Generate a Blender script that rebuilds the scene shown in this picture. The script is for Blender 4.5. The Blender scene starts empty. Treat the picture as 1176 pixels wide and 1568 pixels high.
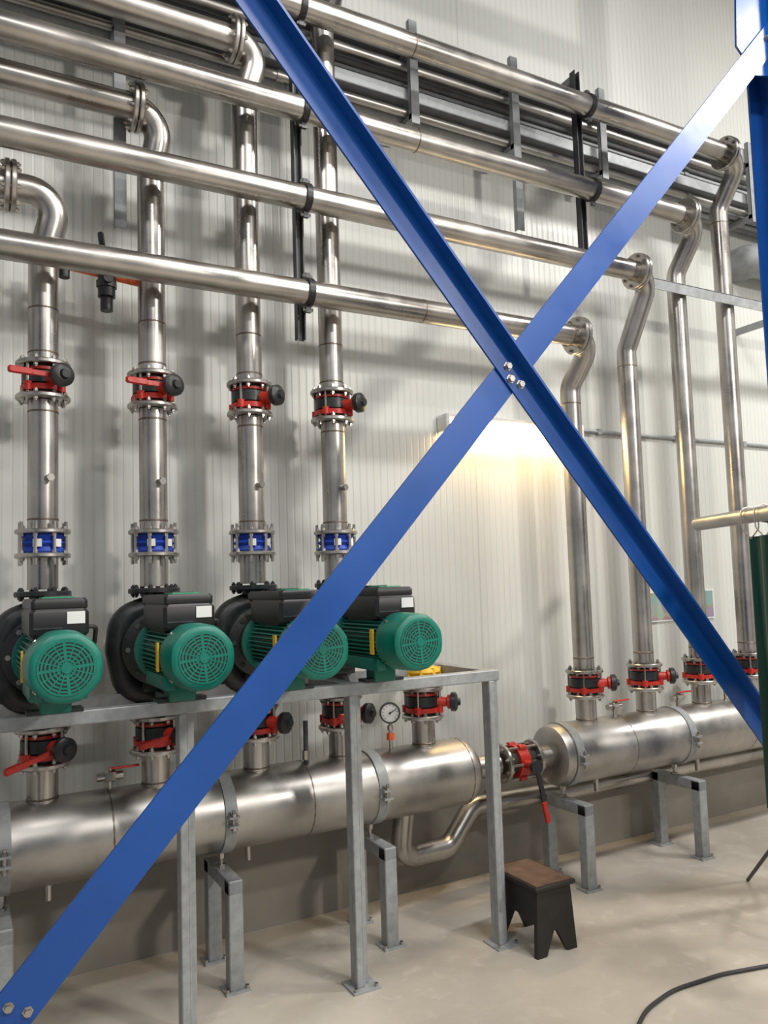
import bpy, math, random
from mathutils import Vector, Matrix
random.seed(4)
V=Vector
sc=bpy.context.scene

# ------------------------------------------------------------------ materials
def newmat(name):
    m=bpy.data.materials.new(name); m.use_nodes=True
    nt=m.node_tree; b=nt.nodes.get('Principled BSDF')
    return m,nt,b
def simple(name,col,rough=.5,metal=0.,noise=.0,nscale=8.,bump=0.,coat=0.,emis=None,es=0.,stretch=None):
    m,nt,b=newmat(name)
    b.inputs['Base Color'].default_value=(*col,1)
    b.inputs['Roughness'].default_value=rough
    b.inputs['Metallic'].default_value=metal
    if coat: b.inputs['Coat Weight'].default_value=coat; b.inputs['Coat Roughness'].default_value=.2
    if emis:
        b.inputs['Emission Color'].default_value=(*emis,1); b.inputs['Emission Strength'].default_value=es
    if noise>0 or bump>0:
        tc=nt.nodes.new('ShaderNodeTexCoord'); n=nt.nodes.new('ShaderNodeTexNoise')
        n.inputs['Scale'].default_value=nscale; n.inputs['Detail'].default_value=6; n.inputs['Roughness'].default_value=.6
        nt.links.new(tc.outputs['Object'],n.inputs['Vector'])
        if noise>0:
            r=nt.nodes.new('ShaderNodeValToRGB')
            r.color_ramp.elements[0].position=.3; r.color_ramp.elements[1].position=.7
            r.color_ramp.elements[0].color=(*[c*(1-noise) for c in col],1)
            r.color_ramp.elements[1].color=(*[min(1,c*(1+noise)) for c in col],1)
            nt.links.new(n.outputs['Fac'],r.inputs['Fac']); nt.links.new(r.outputs['Color'],b.inputs['Base Color'])
            mr=nt.nodes.new('ShaderNodeMapRange'); mr.inputs['From Min'].default_value=.3; mr.inputs['From Max'].default_value=.7
            mr.inputs['To Min'].default_value=max(.05,rough-.08); mr.inputs['To Max'].default_value=rough+.10
            nt.links.new(n.outputs['Fac'],mr.inputs['Value']); nt.links.new(mr.outputs['Result'],b.inputs['Roughness'])
        if bump>0:
            bp=nt.nodes.new('ShaderNodeBump'); bp.inputs['Distance'].default_value=bump; bp.inputs['Strength'].default_value=.6
            nt.links.new(n.outputs['Fac'],bp.inputs['Height']); nt.links.new(bp.outputs['Normal'],b.inputs['Normal'])
    return m
STEEL=simple('stainless_steel',(.44,.415,.385),.30,1.,.28,3.2)
STEELD=simple('stainless_satin',(.41,.395,.375),.38,1.,.25,4.)
WELD=simple('weld_seam',(.20,.16,.13),.45,1.)
GALV=simple('galvanised_steel',(.32,.335,.34),.5,.25,.18,25.)
GALVD=simple('galvanised_dull',(.26,.27,.275),.55,.25,.2,18.)
DARKST=simple('dark_steel',(.07,.07,.075),.45,.6,.2,20.)
BLUE=simple('blue_paint',(.002,.060,.28),.38,0.,.12,2.5,coat=.12)
GREEN=simple('green_enamel',(.0,.155,.11),.42,0.,.08,30.)
BLACK=simple('black_plastic',(.015,.015,.017),.42)
BLACKI=simple('black_cast_iron',(.018,.02,.022),.4,.1,.2,40.,.002)
RED=simple('red_enamel',(.45,.022,.012),.4,0.,.1,30.)
ORANGE=simple('orange_plastic',(.75,.13,.03),.45)
YEL=simple('yellow_enamel',(.75,.45,.03),.45,0.,.1,30.)
BLU2=simple('blue_rubber',(.01,.05,.38),.5)
WHITE=simple('white_label',(.75,.75,.73),.5)
GRN2=simple('green_label',(.05,.4,.2),.5)
RUB=simple('black_rubber',(.03,.03,.03),.6)
WOODD=simple('dark_stained_wood',(.012,.010,.009),.55,0.,.3,12.)
WOODB=simple('worn_brown_wood',(.11,.062,.04),.65,0.,.4,14.)
CONC=simple('plinth_concrete',(.24,.22,.185),.8,0.,.18,2.,.003)
TUBE=simple('lamp_tube_glow',(1,.85,.6),.4,emis=(1,.70,.30),es=36)
CEIL=simple('ceiling_panels',(.4,.4,.39),.7,0.,.05,2.)
WALLS=simple('side_wall_panels',(.45,.45,.44),.6,0.,.05,2.)
def wallmat():
    m,nt,b=newmat('ribbed_white_panel'); N=nt.nodes.new; L=nt.links.new
    tc=N('ShaderNodeTexCoord'); sp=N('ShaderNodeSeparateXYZ'); L(tc.outputs['Object'],sp.inputs[0])
    mu=N('ShaderNodeMath'); mu.operation='MULTIPLY'; mu.inputs[1].default_value=2*math.pi/.042; L(sp.outputs['X'],mu.inputs[0])
    si=N('ShaderNodeMath'); si.operation='SINE'; L(mu.outputs[0],si.inputs[0])
    pw=N('ShaderNodeMapRange'); pw.inputs['From Min'].default_value=.6; pw.inputs['From Max'].default_value=1.; L(si.outputs[0],pw.inputs['Value'])
    fr=N('ShaderNodeMath'); fr.operation='FRACT'; ad=N('ShaderNodeMath'); ad.operation='ADD'; ad.inputs[1].default_value=.35
    L(sp.outputs['X'],ad.inputs[0]); L(ad.outputs[0],fr.inputs[0])
    lt=N('ShaderNodeMath'); lt.operation='LESS_THAN'; lt.inputs[1].default_value=.010; L(fr.outputs[0],lt.inputs[0])
    su=N('ShaderNodeMath'); su.operation='MULTIPLY_ADD'; su.inputs[1].default_value=2.; L(lt.outputs[0],su.inputs[0]); L(pw.outputs['Result'],su.inputs[2])
    bp=N('ShaderNodeBump'); bp.invert=True; bp.inputs['Distance'].default_value=.0028; bp.inputs['Strength'].default_value=.6
    L(su.outputs[0],bp.inputs['Height']); L(bp.outputs['Normal'],b.inputs['Normal'])
    n=N('ShaderNodeTexNoise'); n.inputs['Scale'].default_value=1.3; n.inputs['Detail'].default_value=4; L(tc.outputs['Object'],n.inputs['Vector'])
    r=N('ShaderNodeValToRGB'); r.color_ramp.elements[0].color=(.57,.575,.54,1); r.color_ramp.elements[1].color=(.65,.655,.625,1); L(n.outputs['Fac'],r.inputs['Fac'])
    mx=N('ShaderNodeMix'); mx.data_type='RGBA'; mx.inputs['B'].default_value=(.38,.38,.36,1)
    k=N('ShaderNodeMath'); k.operation='MULTIPLY'; k.inputs[1].default_value=.12; L(su.outputs[0],k.inputs[0])
    L(k.outputs[0],mx.inputs['Factor']); L(r.outputs['Color'],mx.inputs['A']); L(mx.outputs['Result'],b.inputs['Base Color'])
    b.inputs['Roughness'].default_value=.38
    return m
WALL=wallmat()
def floormat():
    m,nt,b=newmat('concrete_floor'); N=nt.nodes.new; L=nt.links.new
    tc=N('ShaderNodeTexCoord')
    n=N('ShaderNodeTexNoise'); n.inputs['Scale'].default_value=1.3; n.inputs['Detail'].default_value=9; n.inputs['Roughness'].default_value=.6
    n2=N('ShaderNodeTexNoise'); n2.inputs['Scale'].default_value=11; n2.inputs['Detail'].default_value=7; n2.inputs['Distortion'].default_value=.6
    L(tc.outputs['Object'],n.inputs['Vector']); L(tc.outputs['Object'],n2.inputs['Vector'])
    r=N('ShaderNodeValToRGB'); r.color_ramp.elements[0].position=.32; r.color_ramp.elements[1].position=.68
    r.color_ramp.elements[0].color=(.34,.305,.26,1); r.color_ramp.elements[1].color=(.50,.455,.39,1); L(n.outputs['Fac'],r.inputs['Fac'])
    r2=N('ShaderNodeValToRGB'); r2.color_ramp.elements[0].position=.55; r2.color_ramp.elements[1].position=.76
    r2.color_ramp.elements[0].color=(0,0,0,1); r2.color_ramp.elements[1].color=(.42,.42,.42,1); L(n2.outputs['Fac'],r2.inputs['Fac'])
    mx=N('ShaderNodeMix'); mx.data_type='RGBA'; mx.inputs['B'].default_value=(.60,.56,.50,1)
    L(r2.outputs['Color'],mx.inputs['Factor']); L(r.outputs['Color'],mx.inputs['A']); L(mx.outputs['Result'],b.inputs['Base Color'])
    bp=N('ShaderNodeBump'); bp.inputs['Distance'].default_value=.003; bp.inputs['Strength'].default_value=.35; L(n2.outputs['Fac'],bp.inputs['Height']); L(bp.outputs['Normal'],b.inputs['Normal'])
    b.inputs['Roughness'].default_value=.46
    return m
FLOOR=floormat()
def curtainmat():
    m,nt,b=newmat('green_welding_curtain')
    b.inputs['Base Color'].default_value=(.008,.06,.035,1); b.inputs['Roughness'].default_value=.25
    b.inputs['Transmission Weight'].default_value=.25
    return m
CURT=curtainmat()
def postermat():
    m,nt,b=newmat('printed_plan'); N=nt.nodes.new; L=nt.links.new
    tc=N('ShaderNodeTexCoord'); v=N('ShaderNodeTexVoronoi'); v.inputs['Scale'].default_value=14; L(tc.outputs['Object'],v.inputs['Vector'])
    mx=N('ShaderNodeMix'); mx.data_type='RGBA'; mx.inputs['Factor'].default_value=.18; mx.inputs['A'].default_value=(.30,.28,.26,1)
    L(v.outputs['Color'],mx.inputs['B']); L(mx.outputs['Result'],b.inputs['Base Color']); return m
POSTER=postermat()

# ------------------------------------------------------------------ mesh builder
class Bd:
    def __init__(s,name): s.name=name; s.v=[]; s.f=[]; s.fm=[]; s.mats=[]
    def mi(s,m):
        if m not in s.mats: s.mats.append(m)
        return s.mats.index(m)
    def loft(s,rings,mat,cap=True,close=False):
        k=s.mi(mat); n=len(rings[0]); b0=len(s.v)
        for r in rings: s.v.extend([tuple(p) for p in r])
        m=len(rings)
        for i in range(m if close else m-1):
            a=b0+i*n; c=b0+((i+1)%m)*n
            for j in range(n):
                j2=(j+1)%n
                s.f.append((a+j,a+j2,c+j2,c+j)); s.fm.append(k)
        if cap and not close:
            s.f.append(tuple(b0+j for j in reversed(range(n)))); s.fm.append(k)
            s.f.append(tuple(b0+(m-1)*n+j for j in range(n))); s.fm.append(k)
    @staticmethod
    def frame(d):
        d=d.normalized(); h=V((0,0,1)) if abs(d.z)<.9 else V((0,1,0))
        x=d.cross(h).normalized(); y=d.cross(x).normalized()
        return x,y
    def lathe(s,p0,d,prof,mat,n=24,ph=0.):
        p0=V(p0); d=V(d).normalized(); x,y=s.frame(d)
        rings=[]
        for (t,r) in prof:
            rings.append([p0+d*t+(x*math.cos(2*math.pi*j/n+ph)-y*math.sin(2*math.pi*j/n+ph))*max(r,1e-4) for j in range(n)])
        s.loft(rings,mat)
    def cyl(s,p0,p1,r,mat,n=20,r2=None):
        p0=V(p0);p1=V(p1); s.lathe(p0,p1-p0,[(0,r),((p1-p0).length,r if r2 is None else r2)],mat,n)
    def tube(s,pts,r,mat,fil=.12,n=24,cap=True):
        P=fillet([V(p) for p in pts],fil)
        t=[]
        for i in range(len(P)):
            a=P[max(i-1,0)]; b=P[min(i+1,len(P)-1)]; t.append((b-a).normalized())
        x,_=s.frame(t[0]); rings=[]
        for i,p in enumerate(P):
            x=(x-t[i]*x.dot(t[i])).normalized(); y=t[i].cross(x)
            rings.append([p+(x*math.cos(2*math.pi*j/n)+y*math.sin(2*math.pi*j/n))*r for j in range(n)])
        s.loft(rings,mat,cap)
    def box(s,lo,hi,mat,bev=0.):
        lo=V(lo);hi=V(hi); c=(lo+hi)/2; h=(hi-lo)/2
        s.obox(c,(V((h.x,0,0)),V((0,h.y,0)),V((0,0,h.z))),mat,bev)
    def obox(s,c,ax,mat,bev=0.):
        c=V(c); X,Y,Z=ax
        if bev<=0:
            r=[[c+Z*k-X-Y,c+Z*k+X-Y,c+Z*k+X+Y,c+Z*k-X+Y] for k in (-1,1)]
            s.loft(r,mat); return
        def ring(k,ins):
            lx=1-ins/X.length; ly=1-ins/Y.length; bx=bev/X.length; by=bev/Y.length
            o=c+Z*k; q=[]
            for (a,b2) in ((-lx+bx,-ly),(lx-bx,-ly),(lx,-ly+by),(lx,ly-by),(lx-bx,ly),(-lx+bx,ly),(-lx,ly-by),(-lx,-ly+by)):
                q.append(o+X*a+Y*b2)
            return q
        bz=bev/Z.length
        s.loft([ring(-1,bev*.7),ring(-1+bz,0),ring(1-bz,0),ring(1,bev*.7)],mat)
    def prism(s,pts,ext,mat):
        ext=V(ext); s.loft([[V(p) for p in pts],[V(p)+ext for p in pts]],mat)
    def done(s,ang=35,bev=0.,loc=None):
        me=bpy.data.meshes.new(s.name)
        cen=V((0,0,0))
        if s.v:
            lo=V([min(p[i] for p in s.v) for i in range(3)]); hi=V([max(p[i] for p in s.v) for i in range(3)]); cen=(lo+hi)/2
        if loc is not None: cen=V(loc)
        me.from_pydata([tuple(V(p)-cen) for p in s.v],[],s.f)
        for m in s.mats: me.materials.append(m)
        me.polygons.foreach_set('material_index',s.fm)
        me.polygons.foreach_set('use_smooth',[True]*len(s.f))
        me.update()
        import bmesh
        bm=bmesh.new(); bm.from_mesh(me); bmesh.ops.recalc_face_normals(bm,faces=bm.faces); bm.to_mesh(me); bm.free()
        me.set_sharp_from_angle(angle=math.radians(ang))
        o=bpy.data.objects.new(s.name,me); o.location=cen; sc.collection.objects.link(o)
        return o
def fillet(P,rad):
    out=[P[0]]
    for i in range(1,len(P)-1):
        a=(P[i-1]-P[i]); b=(P[i+1]-P[i]); la=a.length; lb=b.length; a.normalize(); b.normalize()
        phi=math.pi-a.angle(b)
        if phi<.02: out.append(P[i]); continue
        tl=min(rad*math.tan(phi/2),la*.49,lb*.49); R=tl/math.tan(phi/2); h=4/3*math.tan(phi/4)*R
        p0=P[i]+a*tl; p3=P[i]+b*tl; p1=p0-a*h; p2=p3-b*h
        n=max(4,int(phi/.16))
        for k in range(n+1):
            t=k/n; out.append(p0*(1-t)**3+p1*3*t*(1-t)**2+p2*3*t*t*(1-t)+p3*t**3)
    out.append(P[-1]); return out

def flange(b,c,d,r=.104,th=.02,nb=8,mat=STEEL,bolt=.010,bl=.026):
    c=V(c); d=V(d).normalized()
    b.lathe(c-d*th/2,d,[(0,r*.62),(0,r-.004),(.004,r),(th-.004,r),(th,r-.004),(th,r*.62)],mat,32)
    x,y=b.frame(d)
    for i in range(nb):
        a=2*math.pi*(i+.5)/nb; q=c+(x*math.cos(a)+y*math.sin(a))*(r*.82)
        b.lathe(q-d*bl,d,[(0,bolt*.55),(0.006,bolt*.55),(.0061,bolt),(2*bl-.006,bolt),(2*bl-.0059,bolt*.55),(2*bl,bolt*.55)],mat,6)
def ringseam(b,c,d,r=.057):
    c=V(c); d=V(d).normalized(); b.lathe(c-d*.004,d,[(0,r),(.002,r+.0016),(.006,r+.0016),(.008,r)],WELD,24)
R=.057; YR=3.42

# ------------------------------------------------------------------ room
b=Bd('floor'); b.box((-8,-7,-.1),(9,4.0,0),FLOOR); b.done()
b=Bd('wall_back'); b.box((-8,3.78,0),(9,3.95,8),WALL); b.done(loc=(0,3.78,0))
b=Bd('baseboard_back'); b.box((-8,3.735,0),(9,3.779,.60),CONC); b.done()
b=Bd('wall_right'); b.box((9,-7,0),(9.15,3.95,8),WALLS); b.done()
b=Bd('ceiling'); b.box((-8,-7,8),(9.15,3.95,8.15),CEIL); b.done()

# ------------------------------------------------------------------ manifold pipes
HZ=.66; HR=.162
b=Bd('manifold_pipe')
def dome(x0,x1,sgn):
    L=[]
    for i in range(9):
        a=i/8*math.pi/2; L.append((math.sin(a)*.10,HR*math.cos(a)))
    return L
b.lathe((-2.4,YR,HZ),(1,0,0),[(0,HR),(4.62,HR)]+[(4.62+q[0],max(q[1],.056)) for q in dome(0,0,1)][1:-1]+[(4.80,.057),(4.86,.057)],STEELD,48)
flange(b,(2.49,YR,HZ),(1,0,0),.1)
for x in (-.6,.55,1.38,2.215): ringseam(b,(x,YR,HZ),(1,0,0),HR)
for X in (.312,.742,1.175,1.585,2.03):
    b.cyl((X,YR,HZ+.13),(X,YR,.95),R,STEEL,28); ringseam(b,(X,YR,HZ+HR+.004),(0,0,1))
for X in (.33,1.12): b.cyl((X,YR-.03,HZ-HR-.05),(X,YR-.03,HZ-HR+.02),.014,STEEL,12)
b.cyl((1.40,YR-.02,HZ+.1),(1.40,YR-.02,1.0),.011,DARKST,10); b.cyl((1.40,YR-.02,.83),(1.40,YR-.02,.87),.018,STEEL,8)
b.done()
b=Bd('manifold_pipe')
b.lathe((2.70,YR,HZ),(1,0,0),[(0,.057),(.09,.057),(.092,.07),(.097,.13),(.112,.152),(.14,HR),(5.3,HR)],STEELD,48)
flange(b,(2.69,YR,HZ),(1,0,0),.1)
for x in (2.86,3.3,4.3): ringseam(b,(x,YR,HZ),(1,0,0),HR)
for X in (3.081,3.541,4.007,4.458):
    b.cyl((X,YR,HZ+.13),(X,YR,.95),R,STEEL,28); ringseam(b,(X,YR,HZ+HR+.004),(0,0,1))
for X in (3.1,3.9): b.cyl((X,YR-.03,HZ-HR-.06),(X,YR-.03,HZ-HR+.02),.014,STEEL,12)
b.done()

# clamp band + stand
def stand(X):
    b=Bd('pipe_support_stand')
    zt=.43; w=.03
    for y in (3.25,3.55):
        b.box((X-w,y-w,.008),(X+w,y+w,zt),GALV,.004); b.box((X-.05,y-.045,0),(X+.05,y+.045,.008),GALV)
        for s_ in (-1,1): b.cyl((X+s_*.04,y-.03,.008),(X+s_*.04,y-.03,.022),.008,STEEL,6)
    b.box((X-w,3.25-w,zt-.055),(X+w,3.55+w,zt+.002),GALV,.004)
    b.cyl((X,YR,zt),(X,YR,HZ-HR-.004),.009,STEEL,10)
    b.lathe((X,YR,zt),(0,0,1),[(0,.02),(.014,.02)],STEEL,6)
    b.lathe((X,YR,HZ-HR-.03),(0,0,1),[(0,.016),(.024,.016)],STEEL,6)
    b.lathe((X-.025,YR,HZ),(1,0,0),[(0,HR+.001),(0,HR+.006),(.05,HR+.006),(.05,HR+.001)],GALV,48)
    b.box((X-.022,YR-HR-.04,HZ-.022),(X+.022,YR-HR+.0,HZ-.014),GALV); b.box((X-.022,YR-HR-.04,HZ+.014),(X+.022,YR-HR+.0,HZ+.022),GALV)
    b.cyl((X,YR-HR-.026,HZ-.045),(X,YR-HR-.026,HZ+.045),.007,STEEL,8)
    b.lathe((X,YR-HR-.026,HZ+.022),(0,0,1),[(0,.013),(.012,.013)],STEEL,6)
    b.lathe((X,YR-HR-.026,HZ-.034),(0,0,1),[(0,.013),(.012,.013)],STEEL,6)
    b.done()
for X in (.17,1.01,1.72,2.89,3.74,5.2): stand(X)

# ------------------------------------------------------------------ valves
def bvalve(X,Z,stem,lever,axis=(0,0,1),Y=YR,body=RED,h=.155,levlen=.2,cap=.046):
    b=Bd('butterfly_valve'); c=V((X,Y,Z)); ax=V(axis); st=V(stem).normalized()
    for s_ in (-1,1): flange(b,c+ax*s_*(h/2-.01),ax,.103,.019)
    b.lathe(c-ax*.045,ax,[(0,.070),(0,.084),(.022,.084),(.022,.070)],body,32)
    b.lathe(c-ax*.016,ax,[(0,.070),(0,.080),(.046,.080),(.046,.070)],BLACKI,32)
    b.lathe(c+ax*.036,ax,[(0,.070),(0,.078),(.012,.078),(.012,.070)],body,32)
    b.lathe(c-ax*(h/2-.02),ax,[(0,.066),(h-.04,.066)],RUB,28)
    x,y=b.frame(ax)
    for i in range(4):
        a=math.pi/4+i*math.pi/2; q=c+(x*math.cos(a)+y*math.sin(a))*.087
        b.lathe(q-ax*.05,ax,[(0,.016),(.034,.016)],body,12)
        b.cyl(q-ax*(h/2-.01),q+ax*(h/2-.01),.006,STEEL,8)
    b.lathe(c+st*.07,st,[(0,.028),(.05,.022),(.055,.034),(.068,.034)],body,18)
    b.lathe(c+st*.138,st,[(0,cap*.8),(.004,cap),(.026,cap),(.034,cap*.75),(.036,.02),(.049,.016)],BLACK,24)
    if lever is not None:
        lv=V(lever).normalized(); up=st.cross(lv).normalized(); p=c+st*.130
        b.obox(p+lv*levlen/2,(lv*levlen/2,up*.011,st*.005),body,.003)
        b.obox(p+lv*(levlen-.03),(lv*.045,up*.014,st*.009),body,.006)
    b.done()
for X in (.312,.742): bvalve(X,2.455,(.38,-1,0),(-1,-.15,0.03),levlen=.17)
for X in (1.175,1.585): bvalve(X,2.455,(.6,-1,0),None)
bvalve(.312,1.02,(.45,-1,0),(-1,-.35,-.25),levlen=.2)
bvalve(.742,1.02,(.55,-1,0),(-1,-.35,-.12),levlen=.16)
bvalve(1.175,1.02,(.7,-1,0),None); bvalve(1.585,1.02,(.6,-1,0),(-1,-.3,0),levlen=.14)
bvalve(2.03,1.02,(1,-.8,0),None)
for X in (3.081,3.541,4.007,4.458): bvalve(X,1.02,(1,-.75,0),(-1,-.5,.05) if X<3.2 else None,levlen=.14)
# valve joining the two manifolds
b=Bd('butterfly_valve'); c=V((2.59,YR,HZ))
b.lathe(c-V((.032,0,0)),(1,0,0),[(0,.07),(0,.085),(.064,.085),(.064,.07)],RED,32)
b.cyl(c-V((.088,0,0)),c+V((.088,0,0)),.064,RUB,28)
for i in range(6):
    a=i*math.pi/3; q=c+V((0,math.cos(a)*.088,math.sin(a)*.088)); b.cyl(q-V((.09,0,0)),q+V((.09,0,0)),.007,STEEL,8); b.cyl(q-V((.02,0,0)),q+V((.02,0,0)),.016,RED,12)
b.cyl(c+V((0,-.07,0)),c+V((0,-.15,0)),.022,RED,16); b.cyl(c+V((0,-.15,0)),c+V((0,-.17,0)),.035,BLACK,20)
b.obox(c+V((.02,-.165,-.10)),(V((.025,0,-.11)),V((.014,0,.003)),V((0,.006,0))),BLACK,.003)
b.obox(c+V((.045,-.165,-.23)),(V((.012,0,-.055)),V((.015,0,.003)),V((0,.009,0))),RED,.005)
b.done()
# yellow capped branch
b=Bd('yellow_check_valve'); b.lathe((2.03,YR,1.10),(0,0,1),[(0,.095),(.018,.1),(.03,.085),(.06,.08),(.07,.095),(.085,.09),(.10,.04)],YEL,28)
for i in range(8):
    a=i*math.pi/4+.2; b.cyl((2.03+.085*math.cos(a),YR+.085*math.sin(a),1.10),(2.03+.085*math.cos(a),YR+.085*math.sin(a),1.19),.011,YEL,8)
b.done()
# gauge
b=Bd('pressure_gauge'); gx=1.835; g=V((gx,YR-.02,.99)); gd=V((-.42,-1,.05)).normalized()
b.cyl((gx,YR-.02,.80),(gx,YR-.02,.95),.009,STEEL,10); b.cyl((gx,YR-.02,.865),(gx,YR-.02,.895),.02,ORANGE,8); b.cyl((gx,YR-.02,.91),(gx,YR-.02,.93),.016,STEEL,8)
b.lathe(g-gd*.02,gd,[(0,.046),(.003,.05),(.032,.05),(.036,.048),(.036,.043),(.03,.042)],DARKST,32)
b.cyl(g+gd*.008,g+gd*.0105,.0425,WHITE,32)
u=V((0,0,1)); w=gd.cross(u).normalized(); u=w.cross(gd)
for i in range(11):
    a=math.radians(-135+27*i); dd=u*math.cos(a)+w*math.sin(a); b.obox(g+gd*.0115+dd*.035,(dd*.004,dd.cross(gd)*.001,gd*.0006),BLACK)
dd=(u*.5-w*.9).normalized(); b.obox(g+gd*.013+dd*.012,(dd*.02,dd.cross(gd)*.0015,gd*.0006),BLACK); b.cyl(g+gd*.011,g+gd*.015,.005,BLACK,10)
b.done()
def ballvalve(X,Z,hd):
    b=Bd('ball_valve'); b.cyl((X,YR,.80),(X,YR,Z),.011,STEEL,10); b.cyl((X-.05,YR,Z),(X+.05,YR,Z),.017,STEEL,12); b.cyl((X-.02,YR,Z),(X+.02,YR,Z),.024,STEEL,8)
    b.obox((X+hd*.06,YR,Z+.03),(V((.055,0,0)),V((0,.009,0)),V((0,0,.004))),RED,.003); b.cyl((X,YR,Z),(X,YR,Z+.034),.007,STEEL,8); b.done()
ballvalve(.56,.87,1); ballvalve(3.29,.87,1); ballvalve(3.80,.87,1)
b=Bd('pressure_gauge'); b.cyl((4.22,YR,.8),(4.22,YR,.97),.009,STEEL,8); b.cyl((4.21,YR-.02,1.01),(4.195,YR+.02,1.01),.04,DARKST,24); b.lathe((4.205,YR-.018,1.01),(-.4,-1,0),[(0,.035),(.008,.035)],WHITE,24); b.done()

# ------------------------------------------------------------------ risers left
def seg(b,X,z0,z1): b.cyl((X,YR,z0),(X,YR,z1),R,STEEL,28)
RIS=[(.312,3.226,.372,.185,.24),(.742,3.685,.79,.674,.28),(1.175,4.135,1.245,1.12,.25),(1.585,4.62,1.66,1.52,.25)]
for (X,Zp,Xc,Xf,dz) in RIS:
    b=Bd('riser_pipe')
    seg(b,X,1.625,1.755); seg(b,X,1.86,2.375)
    b.tube([(-2.6,3.38,Zp),(Xc,3.38,Zp),(X,YR,Zp-dz),(X,YR,2.535)],R,STEEL,.13,28)
    flange(b,(Xf-.012,3.38,Zp),(1,0,0)); flange(b,(Xf+.012,3.38,Zp),(1,0,0))
    for z in (2.75,3.02): 
        if z<Zp-dz-.1: ringseam(b,(X,YR,z),(0,0,1))
    ringseam(b,(X,YR,2.33),(0,0,1)); ringseam(b,(X,YR,1.9),(0,0,1)); ringseam(b,(X,YR,2.57),(0,0,1))
    b.cyl((X+.01,YR-.05,2.06),(X+.02,YR-.085,2.06),.013,STEEL,12); b.cyl((X+.018,YR-.08,2.06),(X+.021,YR-.088,2.06),.016,STEELD,6)
    b.done()
    # blue flexible coupling
    b=Bd('expansion_joint'); 
    for z in (1.757,1.852): flange(b,(X,YR,z),(0,0,1),.103,.018)
    b.lathe((X,YR,1.762),(0,0,1),[(0,.075),(.012,.082),(.03,.072),(.043,.085),(.056,.072),(.074,.082),(.086,.075)],BLU2,32)
    for i in range(8):
        a=i*math.pi/4+.39; b.cyl((X+.088*math.cos(a),YR+.088*math.sin(a),1.72),(X+.088*math.cos(a),YR+.088*math.sin(a),1.89),.007,STEEL,8)
    for i in range(2):
        a=-1.9+i*.9; b.obox((X+.084*math.cos(a),YR+.084*math.sin(a),1.805),(V((-math.sin(a),math.cos(a),0))*.016,V((math.cos(a),math.sin(a),0))*.003,V((0,0,.015))),WHITE)
    b.done()
# ------------------------------------------------------------------ overhead pipes right
for (Z,Xf,Xc,X,dz) in [(2.93,3.0,3.12,3.081,.24),(3.375,3.485,3.60,3.541,.42),(3.80,3.93,4.06,4.007,.30),(4.30,4.34,4.49,4.458,.28)]:
    b=Bd('overhead_pipe')
    b.tube([(-2.6,3.25,Z),(Xc,3.25,Z),(X,YR,Z-dz),(X,YR,1.10)],R,STEEL,.12,28)
    flange(b,(Xf-.012,3.25,Z),(1,0,0)); flange(b,(Xf+.012,3.25,Z),(1,0,0))
    ringseam(b,(Xf-.06,3.25,Z),(1,0,0)); ringseam(b,(X,YR,Z-dz-.1),(0,0,1)); ringseam(b,(X,YR,1.16),(0,0,1)); ringseam(b,(2.0,3.25,Z),(1,0,0))
    b.done()
# hangers
def hanger(X,z0,z1,zs):
    b=Bd('pipe_hanger_rail')
    y0,y1=3.325,3.355
    b.box((X-.02,y0,z0),(X-.014,y1+.01,z1),DARKST); b.box((X+.014,y0,z0),(X+.02,y1+.01,z1),DARKST); b.box((X-.02,y1+.006,z0),(X+.02,y1+.011,z1),GALVD)
    b.box((X-.02,y1+.011,z1-.06),(X+.02,3.775,z1-.02),GALVD)
    for z in zs:
        b.lathe((X-.014,3.25,z),(1,0,0),[(0,R+.001),(0,R+.010),(.028,R+.010),(.028,R+.001)],BLACK,32)
        b.cyl((X,3.30,z),(X,3.34,z),.009,STEEL,8)
        b.box((X-.012,3.242,z+R+.004),(X+.012,3.258,z+R+.035),DARKST); b.box((X-.012,3.242,z-R-.035),(X+.012,3.258,z-R-.004),DARKST)
        for s_ in (-1,1): b.cyl((X-.022,3.25,z+s_*(R+.022)),(X+.022,3.25,z+s_*(R+.022)),.008,STEEL,6)
    b.done()
hanger(1.40,2.74,4.64,(2.93,3.375,3.80,4.30)); hanger(3.17,3.33,4.56,(3.80,4.30)); hanger(-.9,2.74,4.64,(2.93,3.375,3.80,4.30))

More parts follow.
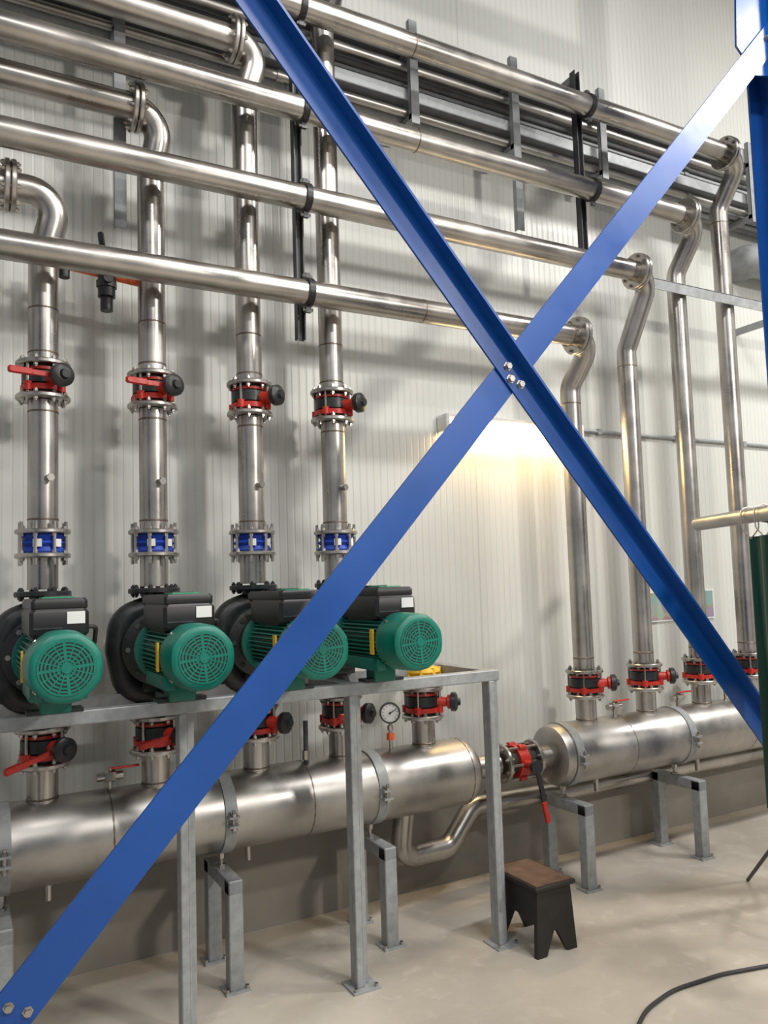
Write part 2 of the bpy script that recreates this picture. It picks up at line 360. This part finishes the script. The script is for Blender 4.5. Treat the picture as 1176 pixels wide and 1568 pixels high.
# ------------------------------------------------------------------ pumps
def rocta(cx,cz,y,r,k=.30,n=48):
    out=[]
    for j in range(n):
        a=2*math.pi*j/n; m=(a+math.pi/8)%(math.pi/4)-math.pi/8
        rr=r*((1-k)+k*(math.cos(math.pi/8)**.5)/math.cos(m)); out.append(V((cx+rr*math.cos(a),y,cz+rr*math.sin(a))))
    return out
def pump(X):
    b=Bd('circulation_pump'); Zc=1.374
    flange(b,(X,YR,1.607),(0,0,1),.105,.022,8,BLACKI); flange(b,(X,YR,1.112),(0,0,1),.105,.022,8,BLACKI)
    b.tube([(X,YR,1.60),(X,YR,1.545),(X-.135,YR,1.50),(X-.15,YR,Zc),(X-.12,YR,1.22),(X,YR,1.165),(X,YR,1.115)],.050,BLACKI,.09,24)
    b.lathe((X,YR+.07,Zc),(0,-1,0),[(0,.09),(.02,.135),(.05,.155),(.10,.155),(.14,.14),(.16,.15),(.175,.15),(.19,.11),(.24,.085),(.33,.085)],BLACKI,36)
    for i in range(8):
        a=i*math.pi/4; b.cyl((X+.13*math.cos(a),YR-.09,Zc+.13*math.sin(a)),(X+.13*math.cos(a),YR-.12,Zc+.13*math.sin(a)),.011,STEEL,6)
    # motor flange + finned housing
    b.lathe((X,3.235,Zc),(0,-1,0),[(0,.10),(.004,.122),(.022,.122),(.03,.10)],GREEN,36)
    b.loft([rocta(X,Zc,y,.094) for y in (3.21,2.80)],GREEN)
    for i in range(40):
        a=2*math.pi*i/40
        d=V((math.cos(a),0,math.sin(a))); t=V((-math.sin(a),0,math.cos(a)))
        b.obox(V((X,3.00,Zc))+d*.098,(V((0,.185,0)),t*.0022,d*.012),GREEN)
    for s_ in (-1,1):
        b.box((X+s_*.07-.02,2.86,Zc-.12),(X+s_*.07+.02,3.16,Zc-.07),GREEN,.004)
    b.box((X-.05,2.965,1.2),(X+.05,3.045,1.275),GREEN,.004); b.box((X-.09,2.97,1.2),(X+.09,3.04,1.212),BLACKI)
    b.box((X-.06,YR-.05,1.195),(X+.06,YR+.05,1.235),BLACKI,.004)
    # fan cover
    b.loft([rocta(X,Zc,2.835,.112),rocta(X,Zc,2.815,.116),rocta(X,Zc,2.70,.113),rocta(X,Zc,2.682,.108),rocta(X,Zc,2.674,.098),rocta(X,Zc,2.673,.09)],GREEN)
    b.cyl((X,2.6745,Zc),(X,2.6715,Zc),.083,BLACK,40)
    for r in (.026,.038,.050,.062,.073,.083):
        b.lathe((X,2.6725,Zc),(0,-1,0),[(0,r-.0034),(.003,r-.0027),(.003,r+.0027),(0,r+.0034)],GREEN,40)
    b.lathe((X,2.6725,Zc),(0,-1,0),[(0,.019),(.005,.016)],GREEN,20)
    for i in range(16):
        a=2*math.pi*i/16+.1; d=V((math.cos(a),0,math.sin(a))); t=V((-math.sin(a),0,math.cos(a)))
        b.obox(V((X,2.671,Zc))+d*.05,(d*.034,V((0,.0016,0)),t*(.0045 if i%4==0 else .002)),GREEN)
    for i in range(4):
        a=math.pi/4+i*math.pi/2; b.cyl((X+.112*math.cos(a),2.80,Zc+.112*math.sin(a)),(X+.118*math.cos(a),2.80,Zc+.118*math.sin(a)),.008,STEEL,8)
    # yellow warning strip on housing
    b.obox((X-.113,2.86,Zc+.0),(V((.003,0,0)),V((0,.014,0)),V((0,0,.05))),YEL)
    # electronics module
    b.box((X-.075,2.92,Zc+.07),(X+.075,3.16,Zc+.11),BLACK,.006)
    b.box((X-.092,2.85,1.462),(X+.092,3.20,1.555),BLACK,.012)
    b.box((X-.086,2.865,1.548),(X+.090,3.25,1.59),BLACK,.01)
    b.box((X-.05,2.90,1.591),(X+.05,3.00,1.595),GRN2); b.box((X-.02,3.03,1.59),(X+.06,3.17,1.599),BLACK,.003)
    b.box((X+.022,2.846,1.505),(X+.078,2.8495,1.545),WHITE)
    b.box((X-.08,2.847,1.49),(X+.01,2.8495,1.495),DARKST)
    b.tube([(X+.09,2.92,1.49),(X+.125,2.93,1.49),(X+.13,3.0,1.43),(X+.10,3.05,1.37)],.008,RUB,.03,10)
    b.done()
for X in (.312,.742,1.175,1.585): pump(X)

# ------------------------------------------------------------------ pump support frame
b=Bd('pump_support_frame')
b.box((-1.3,2.972,1.152),(2.175,3.028,1.2),GALV,.004)
b.box((-1.3,3.40,1.15),(2.175,3.45,1.195),GALVD)
for X in (-.61,.075,.76,1.45,2.145):
    b.box((X-.03,2.972,.008),(X+.0,3.0,1.152),GALV,.003); b.box((X+.0,2.974,.008),(X+.006,3.028,1.152),GALV); b.box((X-.03,2.999,.008),(X-.024,3.03,1.152),GALV)
    b.box((X+.006,2.995,.008),(X+.03,3.028,1.152),GALV,.003)
    b.box((X-.028,3.028,1.152),(X+.028,3.735,1.198),GALVD,.003)
    b.box((X-.06,2.94,0),(X+.06,3.06,.008),GALV)
    for s_ in (-1,1): b.cyl((X+s_*.045,2.955,.006),(X+s_*.045,2.955,.02),.008,STEEL,6)
b.done(20)

# ------------------------------------------------------------------ blue bracing
YB=2.5
def bolt(b,q,r=.02):
    b.lathe(q,(0,-1,0),[(0,r),(.003,r),(.0031,r*.7),(.016,r*.7)],STEEL,6)
b=Bd('cross_brace')
b1a,b1b=(.10,4.522),(3.80,.327); b2a,b2b=(.05,.358),(3.83,4.493)
p0=V((b2a[0],YB,b2a[1])); p1=V((b2b[0],YB,b2b[1])); d=(p1-p0).normalized(); n=V((-d.z,0,d.x))
if n.z<0: n=-n
w=.124; t=.01
prof=[(w/2,0),(-w/2,0),(-w/2,.07),(-w/2+t,.07),(-w/2+t,t),(w/2,t)]
b.loft([[p0+n*a+V((0,c,0)) for a,c in prof],[p1+n*a+V((0,c,0)) for a,c in prof]],BLUE)
bolt(b,p0+d*.16+n*.02,.015); bolt(b,p0+d*.175-n*.032,.015)
for k in (.06,.13): bolt(b,p1-d*k+n*.01)
p0=V((b1a[0],YB-.001,b1a[1])); p1=V((b1b[0],YB-.001,b1b[1])); d=(p1-p0).normalized(); n=V((-d.z,0,d.x))
if n.z<0: n=-n
w=.105; fd=.07
prof=[(-w/2,0),(w/2,0),(w/2,-fd),(w/2-t,-fd),(w/2-t,-t),(-w/2,-t)]
b.loft([[p0+n*a+V((0,c,0)) for a,c in prof],[p1+n*a+V((0,c,0)) for a,c in prof]],BLUE)
for q,sg in ((p0,1),(p1,-1)):
    for k in (.06,.13): bolt(b,q+d*sg*k+V((0,-t,0)))
for (k,m) in ((-.045,-.005),(.045,-.005),(.0,-.03)):
    bolt(b,V((1.957,YB-.011,2.418))+d*k+n*m,.019)
b.done(20)
def column(X,zs):
    b=Bd('steel_column'); 
    b.box((X-.1,2.45,.0),(X+.1,2.462,8),BLUE); b.box((X-.1,2.65,.0),(X+.1,2.662,8),BLUE); b.box((X-.005,2.462,0),(X+.005,2.65,8),BLUE)
    b.box((X-.16,2.38,0),(X+.16,2.73,.025),BLUE)
    for s_ in (-1,1):
        for y in (2.42,2.69): b.cyl((X+s_*.13,y,.02),(X+s_*.13,y,.06),.014,STEEL,6)
    return b
sL=column(-.16,0)
sL.prism([(-.06,2.511,.15),(.07,2.511,.25),(.15,2.511,.38),(.10,2.511,.52),(-.06,2.511,.52)],(0,.012,0),BLUE); sL.prism([(-.06,2.511,4.3),(.12,2.511,4.3),(.26,2.511,4.42),(.2,2.511,4.6),(-.06,2.511,4.7)],(0,.012,0),BLUE); sL.done(20)
sR=column(3.87,0)
sR.prism([(3.80,2.511,4.22),(3.64,2.511,4.18),(3.50,2.511,4.30),(3.53,2.511,4.66),(3.80,2.511,4.74)],(0,.012,0),BLUE)
sR.prism([(3.80,2.511,.2),(3.72,2.511,.26),(3.65,2.511,.42),(3.72,2.511,.53),(3.80,2.511,.55)],(0,.012,0),BLUE); sR.done(20)
b=Bd('tie_beam'); b.box((-.05,2.53,4.86),(3.76,2.54,5.02),BLUE); b.box((-.05,2.60,4.86),(3.76,2.61,5.02),BLUE); b.box((-.05,2.53,5.02),(3.76,2.61,5.03),BLUE); b.done(20)

# ------------------------------------------------------------------ wall lamp, conduit, poster
b=Bd('wall_light'); b.box((2.40,3.69,2.512),(3.42,3.779,2.545),WHITE,.006)
pr=[]
for i in range(9):
    a=math.pi*i/8; pr.append((3.73-.045*math.cos(a),2.512-.055*math.sin(a)))
b.loft([[V((x,y,z)) for y,z in pr] for x in (2.43,3.39)],TUBE)
for x in (2.402,3.39): b.box((x,3.682,2.452),(x+.028,3.779,2.545),WHITE,.005)
b.done()
b=Bd('wall_conduit'); b.tube([(3.44,3.765,2.53),(8.9,3.765,2.53)],.012,GALV,.05,10)
for i in range(7): b.box((3.6+i*.7,3.75,2.512),(3.63+i*.7,3.779,2.548),GALV)
b.done()
b=Bd('wall_poster'); b.box((3.90,3.768,1.30),(4.60,3.779,1.50),WHITE); b.box((3.915,3.765,1.312),(4.585,3.769,1.488),POSTER); b.done()

# ------------------------------------------------------------------ service runs high on the wall
def tray(z,y0,y1,h,cab):
    b=Bd('cable_tray')
    b.box((-4,y0,z),(8.9,y0+.004,z+h),GALV); b.box((-4,y0,z+h-.004),(8.9,y0+.02,z+h),GALV); b.box((-4,y1-.004,z),(8.9,y1,z+h),GALVD)
    b.box((-4,y0,z-.002),(8.9,y1,z+.002),GALVD)
    for i in range(cab):
        y=y0+.03+(y1-y0-.06)*(i+.5)/cab; r=.011+.006*random.random()
        pts=[(-4+1.3*k,y+random.uniform(-.008,.008),z+.004+r+random.uniform(0,.012)) for k in range(10)]+[(8.85,y,z+.02)]
        b.tube(pts,r,RUB,.3,8)
    b.done(20)
tray(4.20,3.52,3.76,.07,7); tray(4.49,3.50,3.76,.10,5)
b=Bd('service_pipe_bundle')
for (y,z,r,m) in ((3.53,4.13,.022,STEELD),(3.60,4.14,.028,GALVD),(3.67,4.13,.02,GALV),(3.73,4.14,.024,GALVD),(3.56,4.41,.03,STEELD),(3.66,4.42,.03,GALVD),(3.60,4.33,.018,GALV)):
    b.cyl((-4,y,z),(8.9,y,z),r,m,16)
    for k in range(9): b.cyl((-3.6+k*1.45+y,y,z),(-3.56+k*1.45+y,y,z),r+.005,m,16)
b.done()
b=Bd('tray_bracket')
for X in (-.9,.62,2.14,2.82,3.5,4.9,6.3):
    z0={.62:3.18,2.82:3.59}.get(X,4.05)
    b.box((X-.02,3.47,z0),(X-.015,3.50,4.63),GALV); b.box((X-.02,3.47,z0),(X+.03,3.475,4.63),GALVD)
    for z in (4.075,4.45): b.box((X-.02,3.475,z),(X+.02,3.775,z+.03),GALVD)
b.done(20)
b=Bd('support_rail'); b.box((3.70,3.325,3.335),(6.5,3.331,3.40),GALV); b.box((3.70,3.325,3.396),(6.5,3.36,3.402),GALV)
for X in (5.0,6.3): b.box((X,3.331,3.34),(X+.04,3.775,3.38),GALV)
b.done(20)
b=Bd('insulated_duct'); b.tube([(5.05,3.779,3.86),(5.05,3.62,3.86),(8.9,3.62,3.86)],.12,GALVD,.13,28); 
for x in (5.4,6.5,7.8): b.lathe((x,3.62,3.86),(1,0,0),[(0,.12),(0,.128),(.04,.128),(.04,.12)],DARKST,28)
b.done()

# ------------------------------------------------------------------ drain loop below manifold
b=Bd('bypass_pipe')
b.tube([(1.92,3.44,.52),(1.92,3.50,.27),(2.24,3.56,.25),(2.42,3.60,.42),(3.0,3.61,.40),(8.4,3.61,.40)],.052,STEEL,.12,24)
flange(b,(2.55,3.602,.413),(1,0,0),.08,.016,6)
b.done()
# plastic drain valve
b=Bd('plastic_drain_valve'); b.cyl((.36,3.50,2.99),(.72,3.50,2.955),.018,ORANGE,14); b.cyl((.565,3.47,2.86),(.565,3.47,3.0),.036,BLACK,18); b.cyl((.565,3.47,2.80),(.565,3.47,2.86),.026,BLACK,18); b.cyl((.565,3.47,2.90),(.565,3.47,2.93),.042,BLACK,8)
b.obox((.61,3.42,2.975),(V((.055,0,-.005)),V((0,.014,0)),V((0,0,.018))),ORANGE,.006); b.cyl((.565,3.47,2.93),(.565,3.42,2.93),.02,BLACK,12); b.cyl((.40,3.50,2.93),(.40,3.50,3.04),.022,BLACK,12); b.cyl((.565,3.50,3.0),(.565,3.62,3.2),.014,DARKST,10); b.done()

# ------------------------------------------------------------------ stool
b=Bd('step_stool')
x0,x1,y0,y1,h=2.19,2.385,2.80,3.09,.275
def endp(y,dy):
    c=(x0+x1)/2
    P=[(x0-.012,0),(x0+.04,0),(c-.008,.095),(c+.008,.095),(x1-.04,0),(x1+.012,0),(x1-.006,h),(x0+.006,h)]
    b.prism([(a,y+(dy if z<.1 else 0)*(1-z/.1 if z<.1 else 0),z) for a,z in P],(0,.022,0),WOODD)
endp(y0,-.008); endp(y1-.022,.008)
b.box((x0+.004,y0+.01,h-.13),(x0+.022,y1-.01,h),WOODD); b.box((x1-.022,y0+.01,h-.13),(x1-.004,y1-.01,h),WOODD)
b.box((x0-.012,y0-.02,h),(x1+.012,y1+.02,h+.018),WOODD,.004); b.box((x0+.0,y0-.005,h+.0175),(x1-.0,y1+.005,h+.021),WOODB)
b.done(20)

# ------------------------------------------------------------------ welding screen
b=Bd('welding_screen')
T0=V((3.38,2.84,1.86)); TD=V((-.42,-1,.0)).normalized(); TN=V((-TD.y,TD.x,0))
b.lathe(T0,TD,[(0,.026),(0,.034),(1.7,.034),(1.7,.026)],STEELD,20)
b.cyl(T0-TD*.001,T0+TD*.0015,.026,BLACK,16)
n=60
top=[];bot=[]
for i in range(n+1):
    q=T0+TD*(.47+1.1*i/n)+TN*(.020*math.sin(i*.75)+.008*math.sin(i*.31))
    top.append(V((q.x,q.y,1.765))); bot.append(V((q.x,q.y,.55))+TN*(.008*math.sin(i*.5)))
k=b.mi(CURT); b0=len(b.v)
off=TN*.003
for a,c in zip(top,bot): b.v.extend([tuple(a),tuple(c),tuple(a+off),tuple(c+off)])
for i in range(n):
    q=b0+4*i
    for f in ((q,q+1,q+5,q+4),(q+2,q+6,q+7,q+3),(q,q+4,q+6,q+2),(q+1,q+3,q+7,q+5)): b.f.append(f); b.fm.append(k)
for i in range(1,n,6):
    q=T0+TD*(.47+1.1*i/n)
    b.tube([q+V((0,0,-.105)),q+TN*.04+V((0,0,-.06)),q+TN*.042+V((0,0,.03)),q+V((0,0,.042)),q-TN*.042+V((0,0,.03)),q-TN*.04+V((0,0,-.06)),q+V((0,0,-.105))],.003,STEEL,.03,6)
for s in (.56,1.45):
    q=T0+TD*s+TN*.06; q.z=0
    b.cyl(q+V((0,0,.5)),q+V((0,0,1.85)),.016,DARKST,14)
    b.cyl(q+V((0,0,1.83)),T0+TD*s+V((0,0,-.02)),.012,DARKST,10)
    for d in ((.42,.58),(.25,-.30),(-.05,-.33)): b.cyl((q.x,q.y,.52),(q.x+d[0],q.y+d[1],.009),.009,DARKST,10)
b.done()
# floor cable
b=Bd('floor_cable'); b.tube([(1.75,1.75,.009),(1.93,2.02,.009),(2.09,2.163,.009),(2.25,2.26,.009),(2.442,2.307,.009),(2.70,2.29,.009),(2.985,2.219,.009),(3.4,2.0,.009),(3.9,1.5,.009)],.0075,RUB,.4,12); b.done()

# ------------------------------------------------------------------ lighting
def lamp(x,y,z,sx,sy,p,col=(1,.975,.94),name='ceiling_lamp'):
    b=Bd(name); b.box((x-sx/2-.04,y-sy/2-.04,z+.01),(x+sx/2+.04,y+sy/2+.04,z+.09),WHITE,.01)
    b.cyl((x-sx*.4,y,z+.09),(x-sx*.4,y,8.0),.006,DARKST,6); b.cyl((x+sx*.4,y,z+.09),(x+sx*.4,y,8.0),.006,DARKST,6)
    o=b.done()
    l=bpy.data.lights.new('lamp_light','AREA'); l.shape='RECTANGLE'; l.size=sx; l.size_y=sy; l.energy=p; l.color=col
    lo=bpy.data.objects.new('lamp_light',l); sc.collection.objects.link(lo); lo.parent=o
    lo.location=(0,0,z-.01-o.location.z)
lamp(-1.8,.3,6.2,1.5,.4,120); lamp(2.6,.2,6.2,1.5,.3,175); lamp(6.4,.5,6.2,1.5,.4,290); lamp(1.,-3.2,6.2,1.5,.4,165)
# flood light on the opposite side of the hall, aimed at the plant
fp=V((4.3,-3.2,4.4)); fd=(V((2.1,3.5,1.4))-fp).normalized()
b=Bd('flood_light'); side=fd.cross(V((0,0,1))).normalized(); up=side.cross(fd)
b.obox(fp-fd*.06,(side*.28,up*.2,fd*.05),DARKST,.01); b.cyl(fp-fd*.1,fp-fd*.1+V((0,0,3.59)),.02,DARKST,10); o=b.done()
l=bpy.data.lights.new('flood_emitter','AREA'); l.shape='RECTANGLE'; l.size=.5; l.size_y=.36; l.energy=165; l.color=(1,.95,.88)
lo=bpy.data.objects.new('flood_emitter',l); sc.collection.objects.link(lo); lo.parent=o
lo.matrix_local=Matrix.Translation(fp-o.location)@fd.to_track_quat('-Z','Y').to_matrix().to_4x4()
w=bpy.data.worlds.new('World'); sc.world=w; w.use_nodes=True
bg=w.node_tree.nodes['Background']; bg.inputs[0].default_value=(.96,.98,1,1); bg.inputs[1].default_value=.38
sc.view_settings.view_transform='Standard'; sc.view_settings.exposure=0.04

# ------------------------------------------------------------------ camera
th=math.atan(95/1220); s_=.0325; c_=math.sqrt(1-s_*s_)
cx,cy=.4838,.8752
F=V((cx*math.cos(th),cy*math.cos(th),math.sin(th))); U0=V((-cx*math.sin(th),-cy*math.sin(th),math.cos(th))); R0=V((cy,-cx,0))
Rc=c_*R0-s_*U0; Uc=s_*R0+c_*U0
cam=bpy.data.cameras.new('camera'); co=bpy.data.objects.new('camera',cam); sc.collection.objects.link(co)
M=Matrix(((Rc.x,Uc.x,-F.x,0),(Rc.y,Uc.y,-F.y,0),(Rc.z,Uc.z,-F.z,1.6),(0,0,0,1)))
co.matrix_world=M
cam.sensor_fit='VERTICAL'; cam.sensor_height=36; cam.sensor_width=27; cam.lens=1245/1600*36; cam.clip_start=.05
cam.shift_x=-12.2/1600; cam.shift_y=16.3/1600
sc.camera=co
